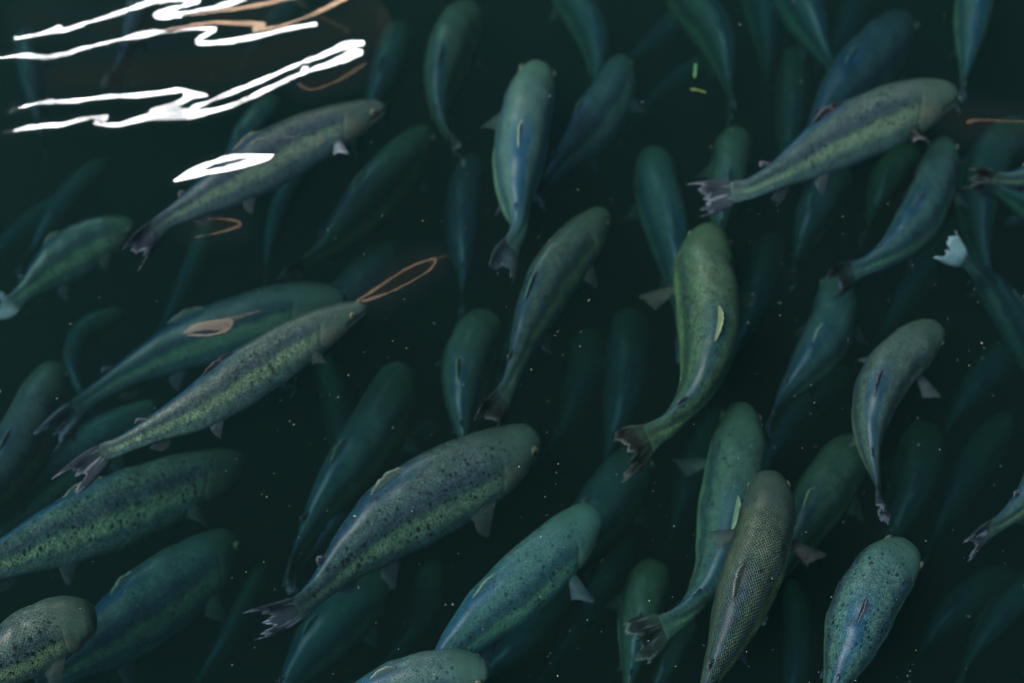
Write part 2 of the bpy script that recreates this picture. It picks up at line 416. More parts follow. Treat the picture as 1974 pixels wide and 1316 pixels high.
    bu = t.n("ShaderNodeBump"); bu.inputs["Strength"].default_value = 0.5; bu.inputs["Distance"].default_value = 0.0009
    t.l(t.math('ADD', t.math('MULTIPLY', net, sc_amt), t.math('MULTIPLY', fine.outputs[0], 0.8)), bu.inputs["Height"]); t.l(bu.outputs[0], p.inputs["Normal"])
    t.l(p.outputs[0], t.out.inputs[0])
    return t.m

def make_fin(name, c0, c1, c2, trans=0.12, edge=0.25, streak=0.25):
    """c0 at the root, c1 mid, c2 at the worn edge; fv = (along base, outward, fray)"""
    t = NT(name)
    a = t.n("ShaderNodeAttribute", attribute_name="fv"); sx = t.n("ShaderNodeSeparateXYZ"); t.l(a.outputs["Vector"], sx.inputs[0])
    wv = t.n("ShaderNodeTexWave", wave_type='BANDS', bands_direction='X'); wv.inputs["Scale"].default_value = 7.5; wv.inputs["Distortion"].default_value = 2.0
    wv.inputs["Detail"].default_value = 2
    mp = t.n("ShaderNodeMapping"); mp.inputs["Scale"].default_value = (1, 0.25, 1); t.l(a.outputs["Vector"], mp.inputs["Vector"]); t.l(mp.outputs[0], wv.inputs["Vector"])
    ns = t.n("ShaderNodeTexNoise"); ns.inputs["Scale"].default_value = 5; ns.inputs["Detail"].default_value = 4; t.l(a.outputs["Vector"], ns.inputs["Vector"])
    o2 = t.math('ADD', sx.outputs[1], t.math('MULTIPLY', t.math('SUBTRACT', ns.outputs[0], 0.5), 0.7))
    col = t.ramp(o2, [(0.05, c0), (0.5, c1), (0.8, c1), (1.0, c2)])
    col = t.mix(1.0, col, t.ramp(wv.outputs[0], [(.1, (.4, .4, .42)), (.6, (1.0, 1.0, 1.0)), (.95, (1.9, 1.9, 1.9))]), 'MULTIPLY')
    m2 = t.n("ShaderNodeMapping"); m2.inputs["Scale"].default_value = (11, 1.3, 1); t.l(a.outputs["Vector"], m2.inputs["Vector"])
    n2 = t.n("ShaderNodeTexNoise"); n2.inputs["Scale"].default_value = 1.0; n2.inputs["Detail"].default_value = 3; t.l(m2.outputs[0], n2.inputs["Vector"])
    col = t.mix(t.math('MULTIPLY', t.smooth(n2.outputs[0], 0.56, 0.68), streak), col, c2)
    oi = t.n("ShaderNodeObjectInfo"); col = t.mix(1.0, col, oi.outputs["Color"], 'MULTIPLY')
    p = t.n("ShaderNodeBsdfPrincipled"); t.l(col, p.inputs["Base Color"]); p.inputs["Roughness"].default_value = 0.5; p.inputs["Specular IOR Level"].default_value = 0.2
    tr = t.n("ShaderNodeBsdfTransparent"); mx = t.n("ShaderNodeMixShader"); t.l(t.math("MULTIPLY_ADD", t.smooth(o2, 0.25, 1.0), edge, trans, clamp=True), mx.inputs[0])
    t.l(p.outputs[0], mx.inputs[1]); t.l(tr.outputs[0], mx.inputs[2]); t.l(mx.outputs[0], t.out.inputs[0])
    return t.m
SKIN = make_skin()
F_TAIL = make_fin("tail_membrane", (.045, .07, .075), (.045, .05, .07), (.32, .31, .40), 0.05, .45, .9)
F_DORS = make_fin("dorsal_membrane", (.08, .12, .09), (.20, .25, .19), (.36, .40, .30), 0.03, .1)
F_PALE = make_fin("pale_membrane", (.04, .055, .06), (.075, .09, .11), (.17, .19, .22), 0.3, .4)
F_SOFT = make_fin("soft_membrane", (.035, .055, .05), (.05, .07, .07), (.09, .11, .12), 0.35, .4)
F_BACK = make_fin("back_membrane", (.035, .06, .055), (.08, .115, .10), (.26, .30, .26), 0.05, .2)
F_PINK = make_fin("pink_membrane", (.06, .06, .055), (.06, .065, .068), (.12, .11, .12), 0.38, .35)
F_DARK = make_fin("dark_membrane", (.035, .055, .055), (.014, .014, .016), (.15, .14, .17), 0.0, .4, .6)
F_BELLY = make_fin("bright_membrane", (.12, .13, .15), (.26, .28, .34), (.5, .5, .56), 0.05, .2)
F_WHITE = make_fin("white_membrane", (.3, .33, .36), (.62, .64, .70), (.8, .8, .85), 0.0, .1)
def plain(name, c, rough=.3, spec=.5):
    t = NT(name); p = t.n("ShaderNodeBsdfPrincipled"); p.inputs["Base Color"].default_value = (*c, 1); p.inputs["Roughness"].default_value = rough
    p.inputs["Specular IOR Level"].default_value = spec
    n = t.n("ShaderNodeTexNoise"); n.inputs["Scale"].default_value = 400; b = t.n("ShaderNodeBump"); b.inputs["Strength"].default_value = .1
    t.l(n.outputs[0], b.inputs["Height"]); t.l(b.outputs[0], p.inputs["Normal"])
    t.l(p.outputs[0], t.out.inputs[0]); return t.m
EYE = plain("eye_iris", (.13, .13, .09), .25); PUP = plain("eye_pupil", (.004, .004, .005), .1)

# ------------------------------------------------------------------ trout geometry
def interp(x, tab):
    xs = [a for a, b in tab]; ys = [b for a, b in tab]
    # smooth monotone-ish cubic through the table
    return float(np.interp(x, xs, ys))
def smooth_tab(tab, n=200, passes=3):
    xs = np.linspace(0, 1, n); ys = np.interp(xs, [a for a, b in tab], [b for a, b in tab])
    for _ in range(passes):
        y2 = ys.copy(); y2[1:-1] = (ys[:-2] + 2 * ys[1:-1] + ys[2:]) / 4; ys = y2
    return xs, ys
HT = smooth_tab([(0, .0), (.006, .17), (.02, .33), (.06, .50), (.12, .66), (.18, .79), (.27, .92), (.38, 1.0), (.48, 1.0), (.60, .90), (.72, .68), (.82, .46), (.90, .335), (.95, .31), (1, .34)], passes=2)
WT = smooth_tab([(0, .0), (.006, .28), (.02, .50), (.06, .70), (.12, .85), (.19, .96), (.24, .955), (.29, .97), (.38, 1.0), (.5, .95), (.62, .78), (.74, .53), (.84, .33), (.92, .19), (1, .07)], passes=2)
def prof(t, tab): return float(np.interp(t, tab[0], tab[1]))

BODY_END = 0.875
class Spine:
    def __init__(s, pts):
        P = [np.array(p, float) for p in pts]
        P = [2 * P[0] - P[1]] + P + [2 * P[-1] - P[-2]]
        out = []
        for i in range(1, len(P) - 2):
            for k in range(16):
                t = k / 16; a, b, c, d = P[i - 1], P[i], P[i + 1], P[i + 2]
                out.append(0.5 * ((2 * b) + (-a + c) * t + (2 * a - 5 * b + 4 * c - d) * t * t + (-a + 3 * b - 3 * c + d) * t ** 3))
        out.append(P[-2]); C = np.array(out)
        for _ in range(10):
            D = C.copy(); D[1:-1] = (C[:-2] + 2 * C[1:-1] + C[2:]) / 4; C = D
        seg = np.linalg.norm(np.diff(C, axis=0), axis=1); s.cum = np.concatenate([[0], np.cumsum(seg)]); s.L = s.cum[-1]
        s.C = C; s.T = np.gradient(C, axis=0); s.T /= np.linalg.norm(s.T, axis=1, keepdims=True)
    def at(s, t):
        x = np.clip(t, 0, 1) * s.L
        p = Vector([np.interp(x, s.cum, s.C[:, i]) for i in range(3)])
        d = Vector([np.interp(x, s.cum, s.T[:, i]) for i in range(3)]).normalized()
        if t > 1: p = p + d * (t - 1) * s.L
        if t < 0: p = p + d * t * s.L
        return p, d

def sheet(name, grid, fv, thick, mat, parent, origin, color):
    """thin solid sheet from a grid of points grid[i][j]; thick(i,j) half thickness"""
    nu, nv = len(grid), len(grid[0])
    top, bot, at = [], [], []
    for i in range(nu):
        for j in range(nv):
            a = grid[min(i + 1, nu - 1)][j] - grid[max(i - 1, 0)][j]; b = grid[i][min(j + 1, nv - 1)] - grid[i][max(j - 1, 0)]
            n = a.cross(b); n = n.normalized() if n.length > 1e-12 else Vector((0, 0, 1))
            h = thick(i / (nu - 1), j / (nv - 1))
            top.append(grid[i][j] + n * h - origin); bot.append(grid[i][j] - n * h - origin); at.append(fv(i / (nu - 1), j / (nv - 1)))
    V = top + bot; off = nu * nv; F = []
    I = lambda i, j: i * nv + j
    for i in range(nu - 1):
        for j in range(nv - 1):
            F.append((I(i, j), I(i + 1, j), I(i + 1, j + 1), I(i, j + 1)))
            F.append((off + I(i, j + 1), off + I(i + 1, j + 1), off + I(i + 1, j), off + I(i, j)))
    edge = [I(i, 0) for i in range(nu)] + [I(nu - 1, j) for j in range(1, nv)] + [I(i, nv - 1) for i in range(nu - 2, -1, -1)] + [I(0, j) for j in range(nv - 2, 0, -1)]
    for k in range(len(edge)):
        a, b = edge[k], edge[(k + 1) % len(edge)]
        F.append((b, a, off + a, off + b))
    o = mesh_obj(name, V, F, mat, parent, attrs={"fv": at + at})
    o.color = color
    return o

def make_trout(label, pts, wpx, depth, roll=0, dz=0.0, tint=(1, 1, 1), scales=0.06, lod=1, dl=1.0, dmat=None,
               pec=(0.5, 0.5), pecmat=None, ttw=0, tmat=None, tsize=1.0, group="trout of the shoal", dh=1.0, fins=True, pel=0.6, spots=.35, detail=.5):
    """pts: nose -> tail tip in photo pixels; wpx: widest apparent width; depth below the surface (m); roll: + leans the back to the fish's left;
    dl: side and amount the dorsal fin folds over; pec: how far each pectoral is spread (left, right); ttw: twist of the tail"""
    n = len(pts)
    W = [unproject(x, y, -(depth + dz * i / (n - 1))) for i, (x, y) in enumerate(pts)]
    sp = Spine(W); L = sp.L
    seed = random.Random(hash(round(pts[0][0] * 7.3 + pts[0][1] * 3.1 + pts[-1][0], 2)))
    def frame(t):
        p, d = sp.at(t)                         # d points to the tail
        fwd = -d
        up = UP - fwd * UP.dot(fwd); up.normalize()
        left = up.cross(fwd); left.normalize()
        tw = 0.0
        if t > 0.7: tw = ttw * min(1, (t - 0.7) / 0.22)
        q = Quaternion(fwd, math.radians(-(roll + tw)))
        return p, fwd, q @ up, q @ left
    # girth from the width seen in the photograph
    p, fwd, up, left = frame(0.38)
    vd = (p - cam_loc).normalized()
    nx = fwd.cross(vd).normalized()
    a0, b0 = 0.079, 0.118
    ext = math.sqrt((a0 * nx.dot(left)) ** 2 + (b0 * nx.dot(up)) ** 2)
    depth_along = (p - cam_loc).dot(CAM_R @ Vector((0, 0, -1)))
    ww = wpx / PW * (cd.sensor_width / cd.lens) * depth_along
    k = (ww / 2) / ext
    k = max(0.6 * L, min(1.7 * L, k))
    A, B = a0 * k, b0 * k
    root = bpy.data.objects.new("trout", None); link(root)
    org, _, _, _ = frame(0.4); root.location = org
    tag(root, label, "fish", group)
    root.empty_display_size = 0.05
    tint = tuple(c * 0.75 + 0.25 * sum(tint) / 3 for c in tint)
    if lod == 2: detail = .25; tint = tuple(c * .8 for c in tint)
    col = (*tint, scales)
    nr, na = (84, 36) if lod == 1 else (44, 22)
    V, SK, SV, F = [], [], [], []
    sgrid = np.concatenate([np.linspace(0, .12, nr // 4, endpoint=False), np.linspace(.12, 1, nr - nr // 4)])
    sx = seed.random() * 10
    gexp, hd, nose = seed.uniform(.86, 1.2), seed.uniform(-.10, .05), seed.uniform(.85, 1.05)
    for i, t in enumerate(sgrid):
        ts = t * BODY_END
        p, fwd, up, left = frame(ts)
        tg = t ** gexp
        hb = prof(tg, HT) * B * (1 + hd * math.exp(-(t / .16) ** 2)); wb = prof(tg, WT) * A * (1 + (nose - 1) * math.exp(-(t / .10) ** 2))
        for j in range(na):
            th = 2 * math.pi * j / na            # 0 = back
            c, s_ = math.cos(th), math.sin(th)
            y = hb * math.copysign(abs(c) ** 0.92, c); x = wb * math.copysign(abs(s_) ** 0.88, s_)
            if c > 0: x *= 1 - 0.10 * c * c       # slimmer back
            vabs = min(j, na - j) / (na / 2)
            # gill cover edge and mouth groove
            g = 0.0
            if 0.36 < vabs < 0.86:
                ge = 0.215 - 0.03 * abs(vabs - 0.6) / 0.25
                g = -0.028 * math.exp(-((t - ge - 0.006) / 0.006) ** 2) + 0.02 * math.exp(-((t - ge + 0.02) / 0.02) ** 2)
            if t < 0.11 and abs(vabs - 0.60) < 0.07: g -= 0.12 * (1 - t / .11)
            if t < 0.1 and vabs > 0.6: g -= 0.08
            g += 0.018 * math.sin(t * 23 + sx * 3 + 2 * math.sin(th)) * math.sin(t * 9 + sx) + 0.01 * math.sin(th * 3 + t * 40 + sx)
            x *= 1 + g; y *= 1 + g
            V.append(p + left * x + up * y - Vector((0, 0, 0)) - org)
            arc = (j if j <= na / 2 else j - na) / (na / 2) * math.pi * 0.5 * (hb + wb)
            SK.append((t * L + sx, arc, sx)); SV.append((t, vabs, spots))
    for i in range(nr - 1):
        for j in range(na):
            a, b = i * na + j, i * na + (j + 1) % na
            F.append((a, a + na, b + na, b))
    F.append(tuple(range(na))); F.append(tuple(reversed(range((nr - 1) * na, nr * na))))
    body = mesh_obj("body", V, F, SKIN, root, attrs={"skin": SK, "sv": SV, "dt": [(detail, 0, 0)] * len(V)}); body.color = col
    finc = (*[0.4 + 0.6 * c for c in tint], 1)
    # ---- tail fin
    u_n, v_n = (15, 9) if lod == 1 else (9, 5)
    fray = [seed.uniform(-.34, .10) for _ in range(u_n)]
    grid = []
    hb = prof(1.0, HT) * B
    span = 0.058 * k * tsize
    for i in range(u_n):
        q = i / (u_n - 1) * 2 - 1; row = []
        for j in range(v_n):
            r = j / (v_n - 1)
            ln_ = (0.968 - BODY_END) / 1 + 0.04 * abs(q) ** 1.4
            t = BODY_END - 0.012 + r * (ln_ + 0.012) * (1 + fray[i] * r)
            p, fwd, up, left = frame(t)
            hh = hb * 0.93 * (1 - r) + (span * (r ** 0.8)) * 1.0 + hb * .5 * r * (1 - r)
            wav = 0.016 * k * math.sin(q * 4 + sx) * r
            row.append(p + up * q * hh + left * wav)
        grid.append(row)
    sheet("tail_fin", grid, lambda a, b: (a, b, sx), lambda a, b: 0.0016 * (1 - b * .6), tmat or F_TAIL, root, org, finc)
    # ---- dorsal fin
    def blade(name, s0, s1, height, sweep, lean, mat, base_ang=0.0, un=9, vn=6, th=0.0018, inset=.9, frayed=.12):
        grid = []
        fr = [seed.uniform(-frayed, frayed) for _ in range(un)]
        for i in range(un):
            q = i / (un - 1); row = []
            for j in range(vn):
                r = j / (vn - 1)
                ts = s0 + (s1 - s0) * q + sweep * r
                tb = min(1, (s0 + (s1 - s0) * q) / BODY_END)
                p, fwd, up, left = frame(ts)
                hbv, wbv = prof(tb, HT) * B, prof(tb, WT) * A
                ca, sa = math.cos(base_ang), math.sin(base_ang)
                bp = up * hbv * ca * inset + left * wbv * sa * inset
                hgt = height * k * (1 + fr[i] * r) * (math.sin(math.pi * (.08 + .84 * q)) ** .6) * (1.1 - .3 * q)
                dirv = (up * math.cos(lean) + left * math.sin(lean))
                if name in ("anal_fin",): dirv = -up * math.cos(lean) + left * math.sin(lean)
                row.append(p + bp + dirv * hgt * r)
            grid.append(row)
        return sheet(name, grid, lambda a, b: (a, b, sx), lambda a, b: th * (1 - .6 * b), mat, root, org, finc)
    if fins:
        blade("dorsal_fin", .385, .50, .030 * dh, .03, .62 * dl, dmat or F_BACK, th=.0022, un=13, frayed=.14)
        blade("adipose_fin", .705, .725, .024, .03, .5 * dl, F_TAIL, un=5, vn=5, th=.002, frayed=0)
        blade("anal_fin", .66, .72, .05, .03, .1, F_PALE, base_ang=math.pi, un=7)
    # ---- paired fins
    def paddle(name, s0, ang, side, length, width, spread, drop, mat):
        p0, fwd, up, left = frame(s0)
        tb = s0 / BODY_END; hbv, wbv = prof(tb, HT) * B, prof(tb, WT) * A
        lf = left * side
        base = p0 + up * hbv * math.cos(ang) * .93 + lf * wbv * math.sin(ang) * .93
        out = (-fwd * (1 - spread) + lf * spread * 1.0 - up * drop).normalized()
        across = (-fwd - out * (-fwd).dot(out)); across = across.normalized() if across.length > .2 else -up
        un, vn = (9, 7)
        fr = [seed.uniform(-.07, .05) for _ in range(un)]
        grid = []
        for i in range(un):
            q = i / (un - 1); row = []
            for j in range(vn):
                r = j / (vn - 1)
                wdt = width * k * (0.28 + 0.72 * r ** .8)
                ln_ = length * k * (1 - 0.42 * q ** 1.5) * (1 + fr[i]) * (1 - .12 * (1 - min(1, q * 5)))
                curl = up * (-.10 * length * k * r * r) + up * 0.02 * k * math.sin(q * 3.1) * r
                row.append(base + across * wdt * (q - .15) + out * ln_ * r + curl)
            grid.append(row)
        return sheet(name, grid, lambda a, b: (a * .7, b, sx), lambda a, b: .0012 * (1 - .6 * b), mat, root, org, finc)
    if fins or lod == 2:
        for side, spd in ((1, pec[0]), (-1, pec[1])):
            paddle("pectoral_fin", .205, math.radians(118), side, .112 if lod == 1 else .09, .058, spd, .35, pecmat or F_SOFT)
    if fins:
        for side in (1, -1):
            paddle("pelvic_fin", .53, math.radians(150), side, .095, .055, .35 * pel, .6, F_PALE)
        for side in (1, -1):
            te = .068; p0, fwd, up, left = frame(te * BODY_END)
            hbv, wbv = prof(te, HT) * B, prof(te, WT) * A
            c = p0 + up * hbv * .10 + left * side * wbv * .885
            R = 0.0078 * k / .45 * .9
            def ball(cen, r, mat, name, par, o0, sq):
                vs, fs = [], []
                nn_, mm = 12, 8
                ax = left * side
                for a in range(mm + 1):
                    ph = math.pi * a / mm
                    for b in range(nn_):
                        th = 2 * math.pi * b / nn_
                        vs.append(cen - o0 + ax * math.cos(ph) * r * sq + (fwd * math.cos(th) + up * math.sin(th)) * math.sin(ph) * r)
                for a in range(mm):
                    for b in range(nn_):
                        i0 = a * nn_ + b; i1 = a * nn_ + (b + 1) % nn_
                        fs.append((i0, i1, i1 + nn_, i0 + nn_))
                return mesh_obj(name, vs, fs, mat, par)
            e = ball(c, R, EYE, "eye", root, org, .55)
            ball(c + left * side * R * .34, R * .52, PUP, "pupil", e, org, .5)
    return root

#FISH_LIST
exec_list = None
# tints
GRN, TEAL, BLUE, OLV, GRY, VIO = (1.05, 1.1, .8), (.8, 1.1, 1.05), (.65, .95, 1.3), (1.3, 1.15, .55), (1.1, 1.0, 1.0), (1.0, .8, 1.35)
T = make_trout
# --- upper left
T("trout showing its side under the oval white reflection, upper left", [(746,203),(660,238),(560,285),(455,345),(370,395),(310,432),(252,500)], 108, .10, roll=38, tint=(1.0,.95,1.0), pec=(.2,.9), pecmat=F_BELLY, scales=.08, dl=.6)
T("olive trout at the left edge with its pale tail fin cut by the frame", [(262,432),(190,462),(110,510),(50,560),(15,590),(-12,585)], 98, .30, roll=32, tint=(.9,1,.85), dl=.5, tmat=F_BELLY, ttw=30, fins=True)
T("dark trout under the orange blob of light, alongside the long striped trout", [(668,572),(570,590),(450,630),(320,680),(220,735),(150,785),(85,850)], 112, .30, roll=32, tint=(.75,.9,.95), dl=.5)
T("long trout with a bright yellow-green side stripe and a frayed tail, left of centre", [(708,588),(620,632),(510,700),(400,775),(300,825),(225,862),(200,872),(128,935)], 104, .10, roll=38, tint=(.95,.98,.95), pec=(.2,.9), ttw=20, dl=.5, dmat=F_DARK, scales=.25, detail=.8)
T("large trout with a speckled yellow stripe running off the lower left edge", [(470,885),(395,915),(285,960),(165,1008),(40,1062),(-90,1120),(-210,1200)], 138, .42, dz=-.32, roll=34, tint=(1.4,1.4,1.35), pec=(.2,.7), dl=.5, scales=.25, spots=0.9, detail=.9)
T("teal trout beneath the striped trout, crossing to the left edge", [(310,775),(230,825),(130,895),(40,970),(-50,1060),(-130,1150)], 105, .45, roll=20, tint=(.7,1.1,1.15), dl=.5)
T("grey trout curving up the left edge below a dark gap", [(112,700),(85,770),(50,850),(0,930),(-60,1010),(-110,1090)], 112, .36, roll=5, tint=(1.15,.95,.95), dl=-.6)
T("trout head and shoulders in the lower left corner, blue-green back with fine spots", [(186,1190),(120,1205),(30,1255),(-70,1320),(-170,1400)], 132, .09, roll=16, tint=(1.0,1.1,1.0), dl=.5, scales=.25, spots=0.8, detail=.8)
T("broad teal trout behind the lower left corner trout, pectoral fin hanging pale", [(450,1030),(395,1085),(310,1150),(210,1225),(110,1300),(10,1375)], 148, .38, dz=-.14, roll=24, tint=(.62,1.05,1.0), pec=(.2,.6), dl=.5)
# --- middle bottom
T("big spotted trout low in the centre, nose to the right and dorsal fin folded flat", [(1036,832),(960,885),(860,940),(750,1005),(660,1085),(600,1150),(560,1180),(488,1200)], 160, .16, roll=22, tint=(.85,1.0,1.0), pec=(.2,.4), dl=.8, scales=.08, tmat=F_TAIL, spots=0.8, detail=.7)
T("slender teal trout behind the big spotted trout, pointing up", [(778,705),(745,790),(690,880),(630,960),(580,1050),(550,1145)], 112, .42, roll=8, tint=(.75,1.1,1.0), dl=.8)
T("faint blue trout squeezed between the slender teal trout and the big spotted one", [(838,812),(770,885),(690,960),(625,1040),(570,1130)], 74, .56, roll=10, tint=BLUE, dl=.8, lod=2)
T("bright teal trout with a thin folded dorsal fin, bottom centre", [(1148,980),(1085,1050),(1005,1125),(925,1195),(865,1260),(810,1340),(760,1430)], 122, .20, roll=18, tint=(1.1,1.8,1.8), pec=(.2,.8), pecmat=F_PALE, dl=.7, scales=.1, dh=.7, spots=0.7)
T("trout head poking in from the bottom edge with a curved pale gill line", [(945,1290),(860,1298),(750,1330),(640,1380),(540,1440)], 105, .07, roll=14, tint=(1.0,1.5,1.5), dl=.5, scales=.15, spots=0.6)
T("blurred teal trout at the bottom edge under the big spotted trout's tail", [(745,1105),(675,1175),(605,1250),(550,1330),(505,1420)], 112, .50, roll=10, tint=(.6,1.2,1.15), dl=.5, lod=2)
# --- upper middle
T("pale green trout hanging vertical in the upper centre, white scar on its back", [(1042,120),(1020,200),(1002,290),(994,370),(1000,430),(994,458),(962,532)], 104, .13, roll=-4, tint=(1.2,1.65,1.5), pec=(.55,.2), dl=.6, scales=.15, ttw=45, tmat=F_PALE, dmat=F_DORS, detail=.3)
T("dim olive-headed trout with a thin curled tail, left of the pale vertical one", [(908,12),(872,90),(848,170),(852,235),(872,275),(890,308)], 92, .30, roll=5, tint=(.9,1,.75), dl=-.5)
T("dim violet-sided trout leaning against the right of the pale vertical one", [(1203,112),(1178,190),(1125,265),(1070,330),(1030,395)], 95, .34, roll=28, tint=(.85,.95,1.1), dl=.5)
T("dim trout coming in from the top edge above the violet-sided trout", [(1050,-70),(1095,-10),(1140,60),(1153,120),(1150,180),(1135,240)], 72, .46, roll=0, tint=(.85,1,.85), dl=.5)
T("slim dark trout with torn tail in the centre, above the big spotted trout's head", [(1168,408),(1120,465),(1060,545),(1015,640),(990,715),(972,760),(934,822)], 98, .18, roll=20, tint=(.75,.88,.75), pec=(.2,.45), dl=-.5, ttw=30, tmat=F_DARK, detail=.7)
T("faint blue-green trout hanging straight down left of the slim dark one", [(918,298),(898,370),(893,450),(895,530),(890,615)], 76, .50, roll=0, tint=(.7,.95,1.1), lod=2)
T("blurred teal trout left of the yellow-green trout, tail hidden under it", [(1258,290),(1268,370),(1288,445),(1302,520),(1308,600),(1312,680)], 92, .42, roll=0, tint=(.8,1.1,1.05), dl=.5)
T("yellow-green trout with both fins spread and a pale yellow fin on its back", [(1372,440),(1356,520),(1366,600),(1364,680),(1338,755),(1292,815),(1268,832),(1190,888)], 124, .12, roll=-4, tint=(.85,1.15,.65), pec=(.9,1.0), dl=-.5, scales=.15, ttw=55, tmat=F_DARK, dh=1.2, dmat=F_DORS, pecmat=F_PINK, detail=.7)
T("olive-grey trout above the yellow-green trout, its tail under that one's head", [(1422,252),(1408,320),(1396,390),(1385,450),(1378,520)], 78, .36, roll=0, tint=(1.1,1.1,.8), dl=.5)
# --- upper right
T("large side-lit trout at upper right with green stripe and fanned tail", [(1842,178),(1770,202),(1680,238),(1590,282),(1510,330),(1450,362),(1425,368),(1335,388)], 120, .09, roll=36, tint=(.95,1.05,1.0), pec=(.2,1.0), pecmat=F_DARK, dl=.5, dmat=F_DARK, ttw=25, scales=.1, tsize=1.05, spots=0.45, detail=.6)
T("dark blue-violet trout behind the large side-lit one", [(1745,30),(1710,85),(1655,150),(1600,210),(1555,275),(1520,330)], 118, .36, roll=10, tint=(.6,.72,1.05), dl=.5)
T("teal trout hanging from the top right edge, tail touching the large trout's nose", [(1893,-120),(1884,-30),(1873,60),(1864,125),(1856,165),(1848,210)], 74, .24, roll=0, tint=(.75,1.1,1.0), pec=(.7,.3), pecmat=F_PALE)
T("curved blue trout with a dark dorsal fin, right of centre", [(1822,265),(1806,340),(1775,415),(1722,478),(1670,512),(1640,525),(1600,552)], 86, .20, roll=14, tint=(.75,1.05,1.15), dl=-.5, dmat=F_DARK, tmat=F_DARK, ttw=30, scales=.2)
T("blue-backed trout with a long white dorsal fin below the curved blue one", [(1612,528),(1612,590),(1592,655),(1550,715),(1505,770),(1475,840)], 92, .32, roll=8, tint=(.8,1.05,1.1), dl=.6, scales=.15, dmat=F_DORS)
T("green trout with spread left fin, partly covered by the scaly dark trout", [(1428,776),(1424,850),(1412,930),(1398,1010),(1384,1080),(1345,1150),(1305,1192),(1212,1248)], 116, .24, roll=-4, tint=(1.15,1.5,1.2), pec=(.9,.3), dl=-.6, dh=1.2, ttw=60, tmat=F_DARK, scales=.15, spots=0.5, dmat=F_DORS)
T("dark trout with clear net-like scales nearest the surface, bottom right of centre", [(1480,908),(1482,980),(1464,1060),(1436,1140),(1406,1220),(1372,1300),(1345,1370),(1320,1450)], 118, .07, roll=10, tint=(.62,.72,.70), pec=(.9,.95), dl=.6, dh=1.2, scales=1.0, pecmat=F_PINK, detail=.9)
T("grey-green trout with bent body and a pinkish fin at right", [(1812,632),(1765,665),(1708,725),(1680,795),(1676,860),(1690,925),(1704,1005)], 96, .14, roll=6, tint=(1.1,1.1,1.05), pec=(.5,1.0), dl=.5, dmat=F_DARK, scales=.15, ttw=20, pecmat=F_PALE, detail=.7)
T("heavily spotted teal trout at the bottom right", [(1758,1050),(1705,1105),(1660,1180),(1632,1260),(1600,1340),(1560,1430)], 148, .12, roll=6, tint=(1.0,1.6,1.65), dl=-.4, dmat=F_DARK, scales=.2, pec=(.1,.1), spots=1.0, detail=.7)
T("trout leaving by the right edge, only its rear half and split tail in frame", [(2170,690),(2110,780),(2050,870),(1990,950),(1930,1005),(1905,1022),(1855,1062)], 105, .13, roll=25, tint=(.9,1.1,1.0), dl=.5, scales=.1, tmat=F_TAIL)
T("olive trout dim behind the scaly dark trout, pale fin on its back", [(1655,845),(1610,915),(1565,985),(1525,1060),(1490,1130),(1465,1190)], 104, .36, roll=10, tint=(1.0,1.1,.75), dl=.5, dmat=F_DORS)
T("faint round-headed trout below the grey-green bent one", [(1785,815),(1775,880),(1750,960),(1715,1040),(1690,1120)], 92, .62, roll=0, tint=(.9,1.1,.8), lod=2)
T("teal trout deep behind the bright teal trout's head", [(1240,868),(1190,940),(1135,1020),(1075,1100),(1020,1180)], 112, .44, roll=10, tint=(.65,1.15,1.05), lod=2)
T("olive-green trout at the bottom edge below the green trout's dark tail", [(1268,1082),(1242,1150),(1228,1225),(1215,1300),(1195,1390)], 106, .40, roll=0, tint=(1.1,1.2,.75), dl=.5)
T("teal trout sliver at the bottom edge right of the dark tail", [(1330,1190),(1295,1250),(1265,1320),(1230,1400)], 62, .50, roll=0, tint=(.8,1.25,.95), lod=2)
T("tall green-grey trout in the centre, behind the slim dark one's tail", [(945,605),(908,680),(893,760),(895,840),(912,920)], 108, .36, roll=5, tint=(.8,1.05,.9), dl=.5)
T("faint trout standing vertical between the slim dark one and the yellow-green one", [(1215,595),(1212,690),(1200,780),(1175,870),(1150,950)], 88, .64, roll=0, tint=(.75,1.1,1.0), lod=2)
T("teal trout behind the thin orange ring of light", [(765,465),(710,535),(655,605),(600,680),(550,760)], 92, .50, roll=10, tint=(.7,1.05,1.0), lod=2)
T("long dim green trout to the right of the oval white reflection", [(828,245),(768,325),(700,405),(625,480),(540,550)], 104, .40, roll=12, tint=(.75,1.05,.8), lod=2)
T("thin curved trout low in the dark at the left, behind the dark trout's tail", [(240,598),(165,640),(142,705),(165,770),(200,830)], 50, .60, roll=0, tint=(.8,1,.95), lod=2)
T("dim green trout slanting in from the top edge, right of centre", [(1270,-60),(1335,10),(1385,80),(1402,150),(1410,230)], 86, .46, roll=0, tint=(.9,1.1,.75), lod=2)
T("dim teal trout slanting in from the top edge beside the blue-violet one", [(1510,-80),(1540,0),(1575,75),(1620,165)], 88, .42, roll=0, tint=(.75,1.05,1.0), lod=2)
T("narrow faint trout left of the large side-lit trout's back", [(1535,90),(1528,180),(1520,270),(1500,370)], 62, .60, roll=0, tint=(.9,1.1,.8), lod=2)
T("dim trout under the belly of the large side-lit trout", [(1625,325),(1585,390),(1550,460),(1525,545)], 92, .50, roll=10, tint=(.8,1.0,.95), lod=2)
T("small round olive trout head below the large side-lit trout's dark fin", [(1762,290),(1722,330),(1690,395),(1660,470)], 78, .50, roll=0, tint=(1.1,1.2,.6), lod=2)
T("teal trout near the right edge under the faint orange glow", [(1968,235),(1910,310),(1885,400),(1895,500),(1930,600)], 92, .44, roll=0, tint=(.7,1.15,1.0), lod=2)
